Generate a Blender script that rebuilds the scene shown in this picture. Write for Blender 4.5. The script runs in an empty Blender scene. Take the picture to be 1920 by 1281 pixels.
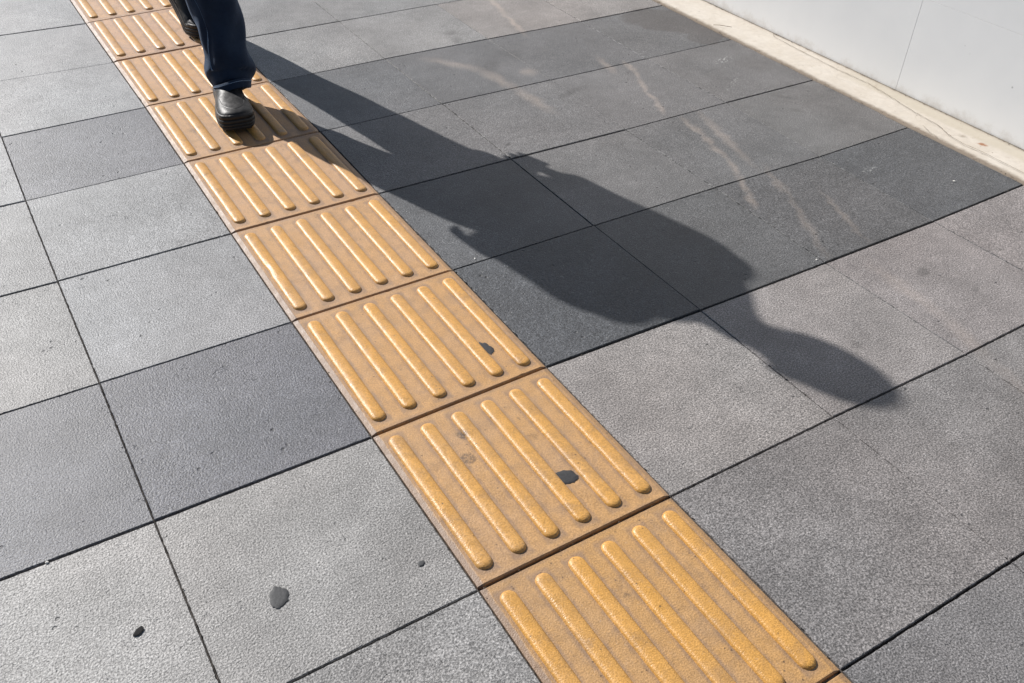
import bpy, bmesh, math, random
from mathutils import Vector, Matrix, noise as mnoise
R = math.radians
rnd = random.Random(7)
scene = bpy.context.scene
COL = scene.collection

# ------------------------------------------------------------------ camera
cam_d = bpy.data.cameras.new('camera')
cam_d.sensor_width = 36.0
cam_d.lens = 32.52
cam_d.clip_start = 0.05
cam_d.clip_end = 500
cam = bpy.data.objects.new('camera', cam_d)
COL.objects.link(cam)
cR = Vector((0.8512891436, -0.5237893122, 0.0308472103))
cU = Vector((0.3095212385, 0.5487827781, 0.7765526803))
cF = Vector((0.4236784121, 0.6515229995, -0.6292967378))
M = Matrix((cR, cU, -cF)).transposed().to_4x4()
M.translation = Vector((-0.454182, -3.569832, 1.236252))
cam.matrix_world = M
scene.camera = cam

# ------------------------------------------------------------------ light
SUN_E = math.atan(1 / 1.42)
SX, SY = 0.3173, -0.9483                      # horizontal travel direction of the light
world = bpy.data.worlds.new('World')
scene.world = world
world.use_nodes = True
wn = world.node_tree
wn.nodes.clear()
sky = wn.nodes.new('ShaderNodeTexSky')
sky.sky_type = 'NISHITA'
sky.sun_disc = False
sky.sun_elevation = SUN_E
sky.sun_rotation = math.atan2(-SX, -SY)
sky.air_density = 1.0
sky.dust_density = 0.3
sky.ozone_density = 1.6
bg = wn.nodes.new('ShaderNodeBackground')
bg.inputs['Strength'].default_value = 0.050
wo = wn.nodes.new('ShaderNodeOutputWorld')
wn.links.new(sky.outputs[0], bg.inputs[0])
wn.links.new(bg.outputs[0], wo.inputs[0])
sd = bpy.data.lights.new('sun', 'SUN')
sd.energy = 5.0
sd.angle = R(0.53)
sd.color = (1.0, 0.965, 0.925)
sun = bpy.data.objects.new('sun', sd)
COL.objects.link(sun)
sdir = Vector((SX * math.cos(SUN_E), SY * math.cos(SUN_E), -math.sin(SUN_E)))
sun.rotation_euler = sdir.to_track_quat('-Z', 'Y').to_euler()
sun.location = (-2, 5, 6)
scene.view_settings.view_transform = 'Standard'
scene.view_settings.look = 'None'
scene.view_settings.exposure = 0.48
scene.view_settings.gamma = 1.0
scene.view_settings.use_curve_mapping = False


# ------------------------------------------------------------------ node helpers
class NT:
    def __init__(s, name):
        s.m = bpy.data.materials.new(name)
        s.m.use_nodes = True
        s.t = s.m.node_tree
        s.b = s.t.nodes['Principled BSDF']
        g = s.n('ShaderNodeNewGeometry')
        s.pos = g.outputs['Position']

    def n(s, typ, **kw):
        nd = s.t.nodes.new(typ)
        for k, v in kw.items():
            setattr(nd, k, v)
        return nd

    def set(s, sock, v):
        if hasattr(v, 'is_output'):
            s.t.links.new(v, sock)
        else:
            if isinstance(v, tuple) and len(v) == 3 and sock.type == 'RGBA':
                v = (*v, 1)
            sock.default_value = v

    def noise(s, scale, detail=3, rough=0.5, vec=None, dist=0.0):
        nd = s.n('ShaderNodeTexNoise')
        s.t.links.new(vec or s.pos, nd.inputs['Vector'])
        nd.inputs['Scale'].default_value = scale
        nd.inputs['Detail'].default_value = detail
        nd.inputs['Roughness'].default_value = rough
        nd.inputs['Distortion'].default_value = dist
        return nd.outputs['Fac']

    def voro(s, scale, feature='F1', vec=None, out='Distance'):
        nd = s.n('ShaderNodeTexVoronoi', feature=feature)
        s.t.links.new(vec or s.pos, nd.inputs['Vector'])
        nd.inputs['Scale'].default_value = scale
        return nd.outputs[out]

    def rng(s, v, a, b, c=0.0, d=1.0, smooth=True):
        nd = s.n('ShaderNodeMapRange')
        if smooth:
            nd.interpolation_type = 'SMOOTHSTEP'
        s.set(nd.inputs[0], v)
        for i, q in enumerate((a, b, c, d)):
            nd.inputs[i + 1].default_value = q
        return nd.outputs[0]

    def math(s, op, a, b=0.0, clamp=False):
        nd = s.n('ShaderNodeMath', operation=op, use_clamp=clamp)
        s.set(nd.inputs[0], a)
        s.set(nd.inputs[1], b)
        return nd.outputs[0]

    def mix(s, f, a, b, blend='MIX'):
        nd = s.n('ShaderNodeMix', data_type='RGBA', blend_type=blend)
        s.set(nd.inputs[0], f)
        s.set(nd.inputs[6], a)
        s.set(nd.inputs[7], b)
        return nd.outputs[2]

    def vmul(s, col, f):
        """colour times a float"""
        nd = s.n('ShaderNodeVectorMath', operation='SCALE')
        s.set(nd.inputs[0], col)
        s.set(nd.inputs['Scale'], f)
        return nd.outputs[0]

    def bump(s, h, strength=0.5, dist=0.001, normal=None):
        nd = s.n('ShaderNodeBump')
        s.set(nd.inputs['Height'], h)
        nd.inputs['Strength'].default_value = strength
        nd.inputs['Distance'].default_value = dist
        if normal:
            s.t.links.new(normal, nd.inputs['Normal'])
        return nd.outputs[0]

    def warp(s, scale, amt):
        nd = s.n('ShaderNodeTexNoise')
        s.t.links.new(s.pos, nd.inputs['Vector'])
        nd.inputs['Scale'].default_value = scale
        nd.inputs['Detail'].default_value = 3
        sub = s.n('ShaderNodeVectorMath', operation='SUBTRACT')
        s.t.links.new(nd.outputs['Color'], sub.inputs[0])
        sub.inputs[1].default_value = (.5, .5, .5)
        sc = s.n('ShaderNodeVectorMath', operation='SCALE')
        s.t.links.new(sub.outputs[0], sc.inputs[0])
        sc.inputs['Scale'].default_value = amt
        ad = s.n('ShaderNodeVectorMath', operation='ADD')
        s.t.links.new(s.pos, ad.inputs[0])
        s.t.links.new(sc.outputs[0], ad.inputs[1])
        return ad.outputs[0]

    def blob(s, vec, c, rad, rot=0.0, soft=0.5, amp=1.0):
        """mask of a stain: an ellipse on the ground, 1 inside"""
        mp = s.n('ShaderNodeMapping', vector_type='TEXTURE')
        s.t.links.new(vec, mp.inputs['Vector'])
        mp.inputs['Location'].default_value = (c[0], c[1], c[2] if len(c) > 2 else 0)
        mp.inputs['Rotation'].default_value = (0, 0, rot)
        mp.inputs['Scale'].default_value = (rad[0], rad[1], rad[2] if len(rad) > 2 else 1)
        ln = s.n('ShaderNodeVectorMath', operation='LENGTH')
        s.t.links.new(mp.outputs[0], ln.inputs[0])
        return s.rng(ln.outputs['Value'], 1.0, soft, 0.0, amp)

    def maxes(s, ms):
        r = ms[0]
        for m in ms[1:]:
            r = s.math('MAXIMUM', r, m)
        return r

    def fin(s, col=None, rough=None, normal=None, spec=None):
        if col is not None:
            s.set(s.b.inputs['Base Color'], col)
        if rough is not None:
            s.set(s.b.inputs['Roughness'], rough)
        if normal is not None:
            s.t.links.new(normal, s.b.inputs['Normal'])
        if spec is not None:
            s.b.inputs['Specular IOR Level'].default_value = spec
        return s.m


# ------------------------------------------------------------------ materials
def slab_material():
    s = NT('honed_stone_slab')
    oi = s.n('ShaderNodeObjectInfo')
    base = oi.outputs['Color']
    rn = oi.outputs['Random']
    grit = s.noise(340, 2, 0.6)
    grain = s.noise(270, 2, 0.6)
    mid = s.noise(28, 4, 0.6)
    big = s.noise(5.5, 4, 0.55)
    huge = s.noise(1.7, 2, 0.5)
    f = s.rng(grit, 0.34, 0.68, 0.48, 1.62, False)
    f2 = s.rng(grain, 0.34, 0.67, 0.64, 1.42, False)
    f3 = s.rng(mid, 0.3, 0.7, 0.89, 1.12, False)
    f4 = s.rng(big, 0.3, 0.7, 0.82, 1.19, False)
    ff = s.math('MULTIPLY', s.math('MULTIPLY', f, f2), s.math('MULTIPLY', f3, f4))
    col = s.vmul(base, ff)
    # faint warm / cool drift of the stone
    col = s.mix(s.rng(huge, 0.35, 0.68, 0.0, 0.16), col, s.mix(1.0, col, (1.16, 0.98, 0.90), 'MULTIPLY'))
    # specular glints of the grain, painted in as pale flecks
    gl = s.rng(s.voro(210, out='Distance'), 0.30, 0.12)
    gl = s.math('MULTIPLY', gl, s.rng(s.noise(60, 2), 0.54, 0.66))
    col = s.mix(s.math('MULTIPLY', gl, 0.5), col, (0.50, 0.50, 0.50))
    # pin holes and little black specks
    pv = s.voro(34, out='Distance')
    pin = s.math('MULTIPLY', s.rng(pv, 0.16, 0.07), s.rng(s.noise(9, 2), 0.56, 0.63))
    wp = s.warp(22, 0.045)
    wf = s.warp(90, 0.012)
    wb = s.warp(9, 0.14)
    # dark stains
    dark = s.maxes([
        s.blob(wf, (1.110, -0.682), (0.036, 0.030), 0.2, 0.4, 0.30),
        s.blob(wf, (1.095, -0.757), (0.026, 0.040), -0.3, 0.4, 0.28),
        s.blob(wp, (1.085, -1.005), (0.075, 0.04), 0.9, 0.3, 0.30),
        s.blob(wp, (1.20, -0.95), (0.05, 0.09), 0.5, 0.2, 0.22),
        s.blob(wp, (1.20, -1.31), (0.10, 0.022), 0.4, 0.2, 0.28),
        s.blob(wf, (1.376, -2.549), (0.027, 0.020), 0.4, 0.5, 0.36),
        s.blob(wf, (1.425, -2.66), (0.017, 0.012), 0.4, 0.4, 0.25),
        s.blob(wf, (1.80, -1.66), (0.06, 0.018), -0.9, 0.2, 0.30),
        s.blob(wf, (1.76, -1.75), (0.045, 0.018), -0.9, 0.2, 0.26),
        s.blob(wp, (1.02, -2.66), (0.02, 0.02), 0, 0.2, 0.3),
        s.blob(wp, (-0.478, -2.75), (0.16, 0.05), 0.5, 0.1, 0.18),
        s.blob(wf, (-0.02, -2.10), (0.05, 0.03), 0.5, 0.1, 0.16),
        s.blob(wf, (0.84, -1.52), (0.016, 0.01), 0.3, 0.3, 0.5),
    ])
    wet = s.maxes([
        s.blob(wb, (1.90, -0.95), (0.20, 0.13), -0.9, 0.84, 0.50),
        s.blob(wb, (1.93, -1.12), (0.10, 0.07), 0.6, 0.84, 0.45),
        s.blob(wp, (1.90, -1.40), (0.12, 0.10), 0.8, 0.1, 0.24),
    ])
    col = s.mix(wet, col, (0.050, 0.040, 0.035))
    col = s.mix(dark, col, (0.018, 0.016, 0.015))
    # streaks of reflected sunlight across the slabs, painted into the stone colour
    glare = []
    def streak(pts, w, amp):
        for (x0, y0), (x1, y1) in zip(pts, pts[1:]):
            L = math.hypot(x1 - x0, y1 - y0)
            glare.append(s.blob(wp, ((x0 + x1) / 2, (y0 + y1) / 2), (L * 0.92, w), math.atan2(y1 - y0, x1 - x0), 0.0, amp))
    streak([(1.425, -0.42), (1.383, -0.60), (1.345, -0.80)], 0.021, 0.40)
    streak([(0.93, -0.86), (1.04, -1.02), (1.062, -1.21), (1.072, -1.38)], 0.037, 0.27)
    streak([(1.17, -1.08), (1.17, -1.13)], 0.041, 0.27)
    streak([(1.45, -1.12), (1.425, -1.24)], 0.025, 0.27)
    streak([(1.512, -1.19), (1.492, -1.27), (1.470, -1.315), (1.425, -1.42), (1.412, -1.48), (1.373, -1.56)], 0.017, 0.33)
    streak([(1.400, -1.63), (1.386, -1.74), (1.358, -1.80), (1.353, -1.88), (1.307, -1.98), (1.262, -2.06), (1.226, -2.13)], 0.021, 0.28)
    streak([(1.467, -1.64), (1.392, -1.92)], 0.025, 0.24)
    streak([(1.402, -1.99), (1.348, -2.13), (1.229, -2.37)], 0.018, 0.17)
    streak([(1.44, -2.17), (1.369, -2.37)], 0.016, 0.17)
    streak([(1.291, -2.47), (1.27, -2.70), (1.233, -2.83)], 0.037, 0.16)
    streak([(1.233, -2.83), (1.20, -3.0)], 0.033, 0.10)
    sm = s.math('MULTIPLY', s.maxes(glare), s.rng(s.noise(70, 3, 0.6), 0.28, 0.72, 0.62, 1.15, False), True)
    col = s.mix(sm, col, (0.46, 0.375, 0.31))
    # chalk scuffs near the wall
    sc = s.math('MULTIPLY', s.maxes([
        s.blob(wf, (1.83, -1.33), (0.07, 0.03), 0.3, 0.2, 0.9),
        s.blob(wf, (1.72, -1.50), (0.09, 0.02), 0.5, 0.2, 0.7),
        s.blob(wf, (1.66, -2.13), (0.05, 0.02), 0.1, 0.2, 0.5)]), s.rng(s.noise(120, 3), 0.52, 0.62))
    col = s.mix(s.math('MULTIPLY', sc, 0.6), col, (0.5, 0.5, 0.48))
    col = s.mix(s.math('MULTIPLY', pin, 0.62), col, (0.020, 0.018, 0.018))
    # rounded, dusty undulation and stone grit
    h = s.math('ADD', s.math('MULTIPLY', grit, 0.6), s.math('MULTIPLY', grain, 1.0))
    scar = s.math('MULTIPLY', s.rng(s.noise(52, 3, 0.6, dist=1.2), 0.66, 0.72), s.rng(s.noise(4, 2), 0.42, 0.58))
    h = s.math('SUBTRACT', h, s.math('MULTIPLY', pin, 1.2))
    h = s.math('SUBTRACT', h, s.math('MULTIPLY', scar, 1.0))
    nrm = s.bump(h, 0.8, 0.0016)
    nrm = s.bump(mid, 0.22, 0.003, nrm)
    rough = s.rng(grain, 0.3, 0.7, 0.46, 0.62, False)
    return s.fin(col, rough, nrm, 0.50)


def tactile_material(name, top, worn, rgh):
    s = NT(name)
    oi = s.n('ShaderNodeObjectInfo')
    base = s.mix(1.0, oi.outputs['Color'], top, 'MULTIPLY')
    n1 = s.noise(7, 4, 0.6)
    n2 = s.noise(42, 4, 0.65)
    n3 = s.noise(360, 2, 0.6)
    n4 = s.noise(16, 5, 0.7, dist=0.6)
    col = s.mix(s.rng(n1, 0.35, 0.66, 0.0, 0.55), base, s.mix(1.0, oi.outputs['Color'], worn, 'MULTIPLY'))
    col = s.mix(s.rng(n4, 0.48, 0.70, 0.0, 0.36), col, (0.20, 0.135, 0.092))
    col = s.vmul(col, s.math('MULTIPLY', s.rng(n2, 0.3, 0.7, 0.92, 1.08, False), s.rng(n3, 0.34, 0.66, 0.80, 1.20, False)))
    if 'tile' in name:
        sp_ = s.n('ShaderNodeSeparateXYZ')
        s.t.links.new(s.pos, sp_.inputs[0])
        xx = s.math('ADD', sp_.outputs['X'], s.math('MULTIPLY', s.math('SUBTRACT', s.noise(45, 4, 0.7), 0.5), 0.010))
        col = s.mix(s.math('MAXIMUM', s.rng(xx, 0.0145, 0.0105, 0, 0.78), s.rng(xx, 0.3845, 0.3880, 0, 0.40)), col, (0.17, 0.115, 0.085))
        # grime trodden in along the foot of every bar
        u = s.math('FRACT', s.math('ADD', s.math('MULTIPLY', s.math('SUBTRACT', xx, 0.0346), 1 / 0.0655), 10.5))
        u = s.math('MULTIPLY', s.math('ABSOLUTE', s.math('SUBTRACT', u, 0.5)), 0.0655)
        w_ = s.math('FRACT', s.math('ADD', s.math('MULTIPLY', sp_.outputs['Y'], 2.5), 20.0))
        w_ = s.math('ABSOLUTE', s.math('SUBTRACT', w_, 0.5))
        gr = s.math('MULTIPLY', s.rng(u, 0.0245, 0.0165, 0, 0.62), s.rng(w_, 0.475, 0.44))
        gr = s.math('MULTIPLY', gr, s.rng(s.noise(24, 4, 0.7), 0.3, 0.62, 0.35, 1.0))
        ev = s.math('MULTIPLY', s.rng(w_, 0.465, 0.493, 0, 0.45), s.rng(s.noise(40, 4, 0.7), 0.3, 0.65, 0.3, 1.0))
        col = s.mix(s.math('MAXIMUM', gr, ev), col, (0.185, 0.130, 0.100))
    wf = s.warp(75, 0.016)
    dk = s.maxes([
        s.blob(wf, (0.1468, -2.4839), (0.014, 0.018), 0.2, 0.4, 0.72),
        s.blob(wf, (0.1283, -2.5431), (0.015, 0.016), 0.2, 0.7, 0.60),
        s.blob(wf, (0.263, -2.5538), (0.014, 0.022), 0.6, 0.0, 0.34),
        s.blob(wf, (0.185, -2.395), (0.009, 0.008), 0.6, 0.3, 0.40),
        s.blob(wf, (0.20, -2.93), (0.012, 0.010), 0.6, 0.3, 0.6),
        s.blob(wf, (0.030, -0.52), (0.022, 0.016), 0.1, 0.0, 0.55),
        s.blob(wf, (0.105, -0.53), (0.016, 0.016), 0.1, 0.0, 0.4),
        s.blob(wf, (0.24, -0.50), (0.016, 0.012), 0.1, 0.0, 0.55),
        s.blob(wf, (0.263, -0.60), (0.010, 0.018), 0.1, 0.4, 0.70),
        s.blob(wf, (0.08, -1.02), (0.03, 0.03), 0.1, 0.0, 0.4),
        s.blob(wf, (0.03, -1.30), (0.016, 0.012), 0.1, 0.0, 0.6),
        s.blob(wf, (0.385, -1.52), (0.018, 0.03), 0.1, 0.0, 0.35),
    ])
    dk = s.math('MULTIPLY', dk, s.rng(s.noise(230, 3, 0.7), 0.36, 0.56, 0.25, 1.0))
    col = s.mix(dk, col, (0.050, 0.040, 0.036))
    pin = s.math('MULTIPLY', s.rng(s.voro(62), 0.15, 0.06), s.rng(s.noise(15, 2), 0.46, 0.58))
    col = s.mix(s.math('MULTIPLY', pin, 0.75), col, (0.07, 0.045, 0.03))
    # rubbed-off pale and brown scuffs
    sc = s.rng(s.noise(130, 5, 0.75), 0.60, 0.72, 0, 0.34)
    col = s.mix(sc, col, (0.50, 0.40, 0.32))
    nrm = s.bump(n3, 0.8, 0.0010)
    nrm = s.bump(n2, 0.50, 0.0016, nrm)
    return s.fin(col, s.rng(n2, 0.3, 0.7, rgh - 0.07, rgh + 0.10, False), nrm, 0.5)


def plain(name, col, rough=0.8, sc=40, var=0.15, bump=0.3, spec=0.4, bd=0.002):
    s = NT(name)
    n = s.noise(sc, 4, 0.6)
    c = s.vmul(s.n('ShaderNodeRGB').outputs[0], s.rng(n, 0.3, 0.7, 1 - var, 1 + var, False))
    for nd in s.t.nodes:
        if nd.type == 'RGB':
            nd.outputs[0].default_value = (*col, 1)
    return s.fin(c, rough, s.bump(n, bump, bd), spec)


def denim_material():
    s = NT('dark_denim')
    tc = s.n('ShaderNodeTexCoord').outputs['Object']
    n = s.noise(14, 4, 0.6)
    w = s.noise(900, 2, 0.6)
    tw = s.n('ShaderNodeTexWave', bands_direction='DIAGONAL')
    s.t.links.new(tc, tw.inputs['Vector'])
    tw.inputs['Scale'].default_value = 320
    tw.inputs['Distortion'].default_value = 1.0
    col = s.mix(s.rng(n, 0.35, 0.7, 0, 0.5), (0.0075, 0.0155, 0.034), (0.017, 0.034, 0.068))
    col = s.vmul(col, s.rng(w, 0.3, 0.7, 0.7, 1.3, False))
    nrm = s.bump(tw.outputs['Fac'], 0.25, 0.0006)
    nrm = s.bump(s.noise(34, 3), 0.4, 0.006, nrm)
    s.b.inputs['Sheen Weight'].default_value = 0.22
    s.b.inputs['Sheen Tint'].default_value = (0.45, 0.6, 0.85, 1)
    return s.fin(col, 0.85, nrm, 0.2)


def leather_material():
    s = NT('black_leather')
    n = s.noise(60, 4, 0.6)
    c = s.noise(700, 2, 0.6)
    col = s.mix(s.rng(n, 0.4, 0.7), (0.010, 0.010, 0.011), (0.018, 0.017, 0.018))
    nrm = s.bump(c, 0.25, 0.0006)
    nrm = s.bump(s.noise(38, 3), 0.45, 0.004, nrm)
    return s.fin(col, s.rng(n, 0.3, 0.7, 0.44, 0.56, False), nrm, 0.36)


def wall_material():
    s = NT('white_painted_panel')
    n = s.noise(3, 4, 0.6)
    f = s.noise(140, 3, 0.6)
    col = s.mix(s.rng(n, 0.3, 0.7), (0.715, 0.715, 0.712), (0.76, 0.757, 0.750))
    sep = s.n('ShaderNodeSeparateXYZ')
    s.t.links.new(s.pos, sep.inputs[0])
    # splash dirt creeping up from the foot of the wall, and a few flecks
    dirt = s.math('ADD', s.math('MULTIPLY', sep.outputs['Z'], 22.0), s.math('MULTIPLY', s.rng(s.noise(14, 5, 0.75), 0.3, 0.7), -0.85))
    col = s.mix(s.rng(dirt, 0.45, -0.75, 0, 0.42), col, (0.36, 0.295, 0.22))
    sp = s.math('MULTIPLY', s.rng(s.voro(16), 0.08, 0.035), s.rng(s.noise(7, 2), 0.5, 0.56))
    col = s.mix(s.math('MULTIPLY', sp, 0.6), col, (0.16, 0.15, 0.14))
    return s.fin(col, 0.6, s.bump(f, 0.06, 0.0008), 0.3)


def border_material():
    s = NT('cream_cement')
    n = s.noise(9, 5, 0.65)
    m = s.noise(55, 4, 0.7)
    col = s.mix(s.rng(n, 0.3, 0.7), (0.53, 0.485, 0.425), (0.475, 0.425, 0.36))
    col = s.vmul(col, s.rng(m, 0.3, 0.7, 0.94, 1.05, False))
    sep = s.n('ShaderNodeSeparateXYZ')
    s.t.links.new(s.pos, sep.inputs[0])
    # older, greyer cement beyond the crack, next to the wall
    edge = s.math('ADD', sep.outputs['X'], s.math('MULTIPLY', s.noise(5, 3), 0.05))
    g = s.math('MULTIPLY', s.rng(edge, 2.10, 2.125), s.rng(sep.outputs['Y'], -1.55, -1.75, 0, 1))
    col = s.mix(s.math('MULTIPLY', g, 0.55), col, (0.40, 0.355, 0.275))
    wf = s.warp(60, 0.02)
    col = s.mix(s.blob(wf, (2.075, -2.192), (0.014, 0.020), 0.3, 0.1, 0.9), col, (0.26, 0.10, 0.035))
    col = s.mix(s.blob(wf, (2.07, -2.13), (0.018, 0.022), 0.3, 0.0, 0.6), col, (0.2, 0.17, 0.13))
    # grime along both edges
    e1 = s.math('ADD', sep.outputs['X'], s.math('MULTIPLY', s.noise(40, 4, 0.7), 0.022))
    col = s.mix(s.rng(e1, 2.022, 1.998, 0, 0.80), col, (0.12, 0.085, 0.055))
    col = s.mix(s.rng(e1, 2.154, 2.166, 0, 0.6), col, (0.14, 0.10, 0.07))
    sp = s.math('MULTIPLY', s.rng(s.voro(42), 0.12, 0.05), s.rng(s.noise(13, 2), 0.52, 0.60))
    st_ = s.rng(s.noise(22, 5, 0.75, dist=0.8), 0.55, 0.75, 0, 0.35)
    col = s.mix(st_, col, (0.27, 0.21, 0.15))
    col = s.mix(s.math('MULTIPLY', sp, 0.7), col, (0.10, 0.075, 0.05))
    return s.fin(col, 0.85, s.bump(m, 0.4, 0.002), 0.3)


MAT = dict(
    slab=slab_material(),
    tile=tactile_material('ochre_tactile_tile', (0.430, 0.248, 0.100), (0.385, 0.245, 0.138), 0.52),
    bar=tactile_material('ochre_raised_bar', (0.53, 0.280, 0.070), (0.46, 0.262, 0.096), 0.40),
    bed=plain('dark_joint_dirt', (0.034, 0.029, 0.025), 0.95, 60, 0.4),
    mortar=plain('brown_joint_mortar', (0.135, 0.115, 0.095), 0.95, 130, 0.45, 0.8, 0.2, 0.004),
    greyjoint=plain('grey_dirt_in_joint', (0.078, 0.068, 0.060), 0.95, 110, 0.5, 0.8, 0.2, 0.004),
    pale=plain('pale_joint_mortar', (0.22, 0.215, 0.21), 0.9, 160, 0.5, 0.8, 0.2, 0.004),
    ground=plain('grey_ground', (0.13, 0.13, 0.13), 0.8, 3, 0.2),
    wall=wall_material(), wallback=plain('grey_wall_core', (0.65, 0.65, 0.64), 0.9),
    border=border_material(),
    gum=plain('trodden_gum', (0.034, 0.034, 0.036), 0.55, 240, 0.3, 0.4, 0.4, 0.001),
    gumpale=plain('faded_gum', (0.048, 0.049, 0.051), 0.65, 240, 0.2, 0.4, 0.4, 0.001),
    denim=denim_material(),
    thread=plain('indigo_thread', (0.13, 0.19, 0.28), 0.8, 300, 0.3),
    leather=leather_material(),
    rubber=plain('black_rubber', (0.014, 0.014, 0.015), 0.6, 90, 0.25, 0.3, 0.4),
    skin=plain('skin', (0.42, 0.25, 0.17), 0.5, 30, 0.06, 0.1),
    hair=plain('black_hair', (0.012, 0.010, 0.009), 0.45, 120, 0.3, 0.8),
    jacket=plain('charcoal_cloth', (0.030, 0.032, 0.036), 0.85, 50, 0.2, 0.5),
    eye=plain('eye_white', (0.7, 0.68, 0.65), 0.2, 30, 0.02, 0.0),
    iris=plain('dark_iris', (0.02, 0.012, 0.008), 0.2, 30, 0.02, 0.0),
    lip=plain('lips', (0.36, 0.14, 0.11), 0.45, 30, 0.05, 0.05),
    chip=plain('white_stone_chip', (0.62, 0.60, 0.56), 0.7, 200, 0.1),
    leaf=plain('dry_stem', (0.11, 0.075, 0.045), 0.8, 200, 0.2),
    pit=plain('dark_pit', (0.010, 0.009, 0.009), 0.9, 200, 0.2),
)


# ------------------------------------------------------------------ object helpers
def link(name, me, mat=None, parent=None, color=None):
    o = bpy.data.objects.new(name, me)
    COL.objects.link(o)
    if mat is not None and me is not None and not me.materials:
        me.materials.append(mat)
    if parent is not None:
        o.parent = parent
    if color:
        o.color = (*color, 1)
    return o


def tag(o, label=None, cat=None, group=None, kind=None):
    for k, v in (('label', label), ('category', cat), ('group', group), ('kind', kind)):
        if v:
            o[k] = v
    return o


def mesh(name, verts, faces, smooth=False):
    me = bpy.data.meshes.new(name)
    me.from_pydata([tuple(v) for v in verts], [], faces)
    me.update()
    if smooth:
        me.shade_smooth()
    return me


def rings_mesh(name, rings, cap0=True, cap1=True, smooth=True):
    n = len(rings[0])
    v = [p for r in rings for p in r]
    f = []
    for i in range(len(rings) - 1):
        for j in range(n):
            k = (j + 1) % n
            f.append((i * n + j, i * n + k, (i + 1) * n + k, (i + 1) * n + j))
    if cap0:
        f.append(tuple(reversed(range(n))))
    if cap1:
        b = (len(rings) - 1) * n
        f.append(tuple(range(b, b + n)))
    return mesh(name, v, f, smooth)


# ------------------------------------------------------------------ the grid of joints, listed corners unprojected from image pixels (metres, slabs of 0.4 m)
PIX_CORNERS = {(0, 0): (-0.0012, -0.0207), (0, 1): (0.0007, -0.4128), (0, 2): (0.0030, -0.7966), (0, 3): (0.0021, -1.194), (0, 4): (-0.0006, -1.5983), (0, 5): (-0.0013, -2.0001), (0, 6): (0.0002, -2.4031), (0, 7): (0.0013, -2.7997),
        (1, 2): (0.394, -0.7930), (1, 3): (0.3996, -1.1900), (1, 4): (0.3969, -1.5945), (1, 5): (0.3971, -1.9972), (1, 6): (0.3963, -2.3965), (1, 7): (0.3947, -2.7998), (1, 8): (0.3985, -3.1971),
        (-1, 2): (-0.3961, -0.8065), (-1, 3): (-0.3996, -1.2016), (-1, 4): (-0.4005, -1.6041), (-1, 5): (-0.3992, -2.0013), (-1, 6): (-0.4005, -2.4031),
        (2, 2): (0.7989, -0.7892), (2, 3): (0.802, -1.1895), (2, 4): (0.8023, -1.5956), (2, 5): (0.8016, -1.9958), (2, 6): (0.8043, -2.4029), (2, 7): (0.804, -2.8002),
        (3, 2): (1.1984, -0.7939), (3, 3): (1.2018, -1.1945), (3, 4): (1.2007, -1.6014), (3, 5): (1.2030, -1.9974), (3, 6): (1.1969, -2.4059), (3, 7): (1.2030, -2.8046),
        (4, 2): (1.5964, -0.8015), (4, 3): (1.5958, -1.198), (4, 5): (1.5961, -2.0063), (4, 6): (1.5924, -2.4067),
        (5, 2): (1.9864, -0.8022), (5, 3): (1.9907, -1.199), (5, 4): (1.9879, -1.6035), (5, 5): (1.9840, -2.0004), (5, 6): (1.9820, -2.3998)}


def corner(i, j):
    if (i, j) in PIX_CORNERS:
        return Vector((*PIX_CORNERS[(i, j)], 0))
    x = 0.4 * i if i < 5 else 1.986
    y = -0.4 * j
    if i <= 1 and j < 0:
        y -= 0.012
    return Vector((x, y, 0))


LIGHT, LITE2, MIDG, DARKB, CHAR, WARM, PINK, MIDD = (
    (0.205, 0.207, 0.210), (0.180, 0.178, 0.174), (0.150, 0.150, 0.152), (0.092, 0.095, 0.107),
    (0.056, 0.060, 0.066), (0.205, 0.192, 0.184), (0.178, 0.162, 0.158), (0.098, 0.097, 0.099))
TONE = {}
for j in range(-5, 12):
    for i in (-4, -3, -2, -1, 1, 2, 3, 4):
        TONE[(i, j)] = rnd.choice([LIGHT, LITE2, WARM, MIDG])
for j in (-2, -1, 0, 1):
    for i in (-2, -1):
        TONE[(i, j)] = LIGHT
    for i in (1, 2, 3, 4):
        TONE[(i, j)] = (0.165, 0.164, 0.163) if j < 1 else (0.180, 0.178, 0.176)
TONE[(4, 1)] = TONE[(3, 1)] = (0.185, 0.172, 0.165)
TONE[(-1, 2)] = (0.112, 0.113, 0.122)
TONE[(-2, 2)] = LIGHT
TONE[(-1, 3)] = (0.185, 0.187, 0.190)
TONE[(-2, 3)] = (0.190, 0.190, 0.190)
TONE[(-1, 4)] = (0.195, 0.198, 0.203)
TONE[(-2, 4)] = (0.185, 0.183, 0.180)
TONE[(-1, 5)] = (0.094, 0.096, 0.108)
TONE[(-2, 5)] = (0.108, 0.110, 0.120)
TONE[(-1, 6)] = (0.203, 0.199, 0.193)
TONE[(-2, 6)] = (0.215, 0.211, 0.205)
TONE[(-1, 7)] = (0.195, 0.192, 0.188)
TONE[(-2, 7)] = (0.20, 0.196, 0.19)
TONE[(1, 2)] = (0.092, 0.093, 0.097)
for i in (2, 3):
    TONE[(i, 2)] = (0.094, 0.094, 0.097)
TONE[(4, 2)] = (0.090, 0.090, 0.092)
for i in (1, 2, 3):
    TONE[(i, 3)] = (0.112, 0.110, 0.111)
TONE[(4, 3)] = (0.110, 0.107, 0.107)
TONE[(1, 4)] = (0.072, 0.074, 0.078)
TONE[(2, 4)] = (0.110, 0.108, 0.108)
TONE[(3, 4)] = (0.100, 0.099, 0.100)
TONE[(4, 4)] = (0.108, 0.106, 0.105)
TONE[(1, 5)] = CHAR
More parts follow.
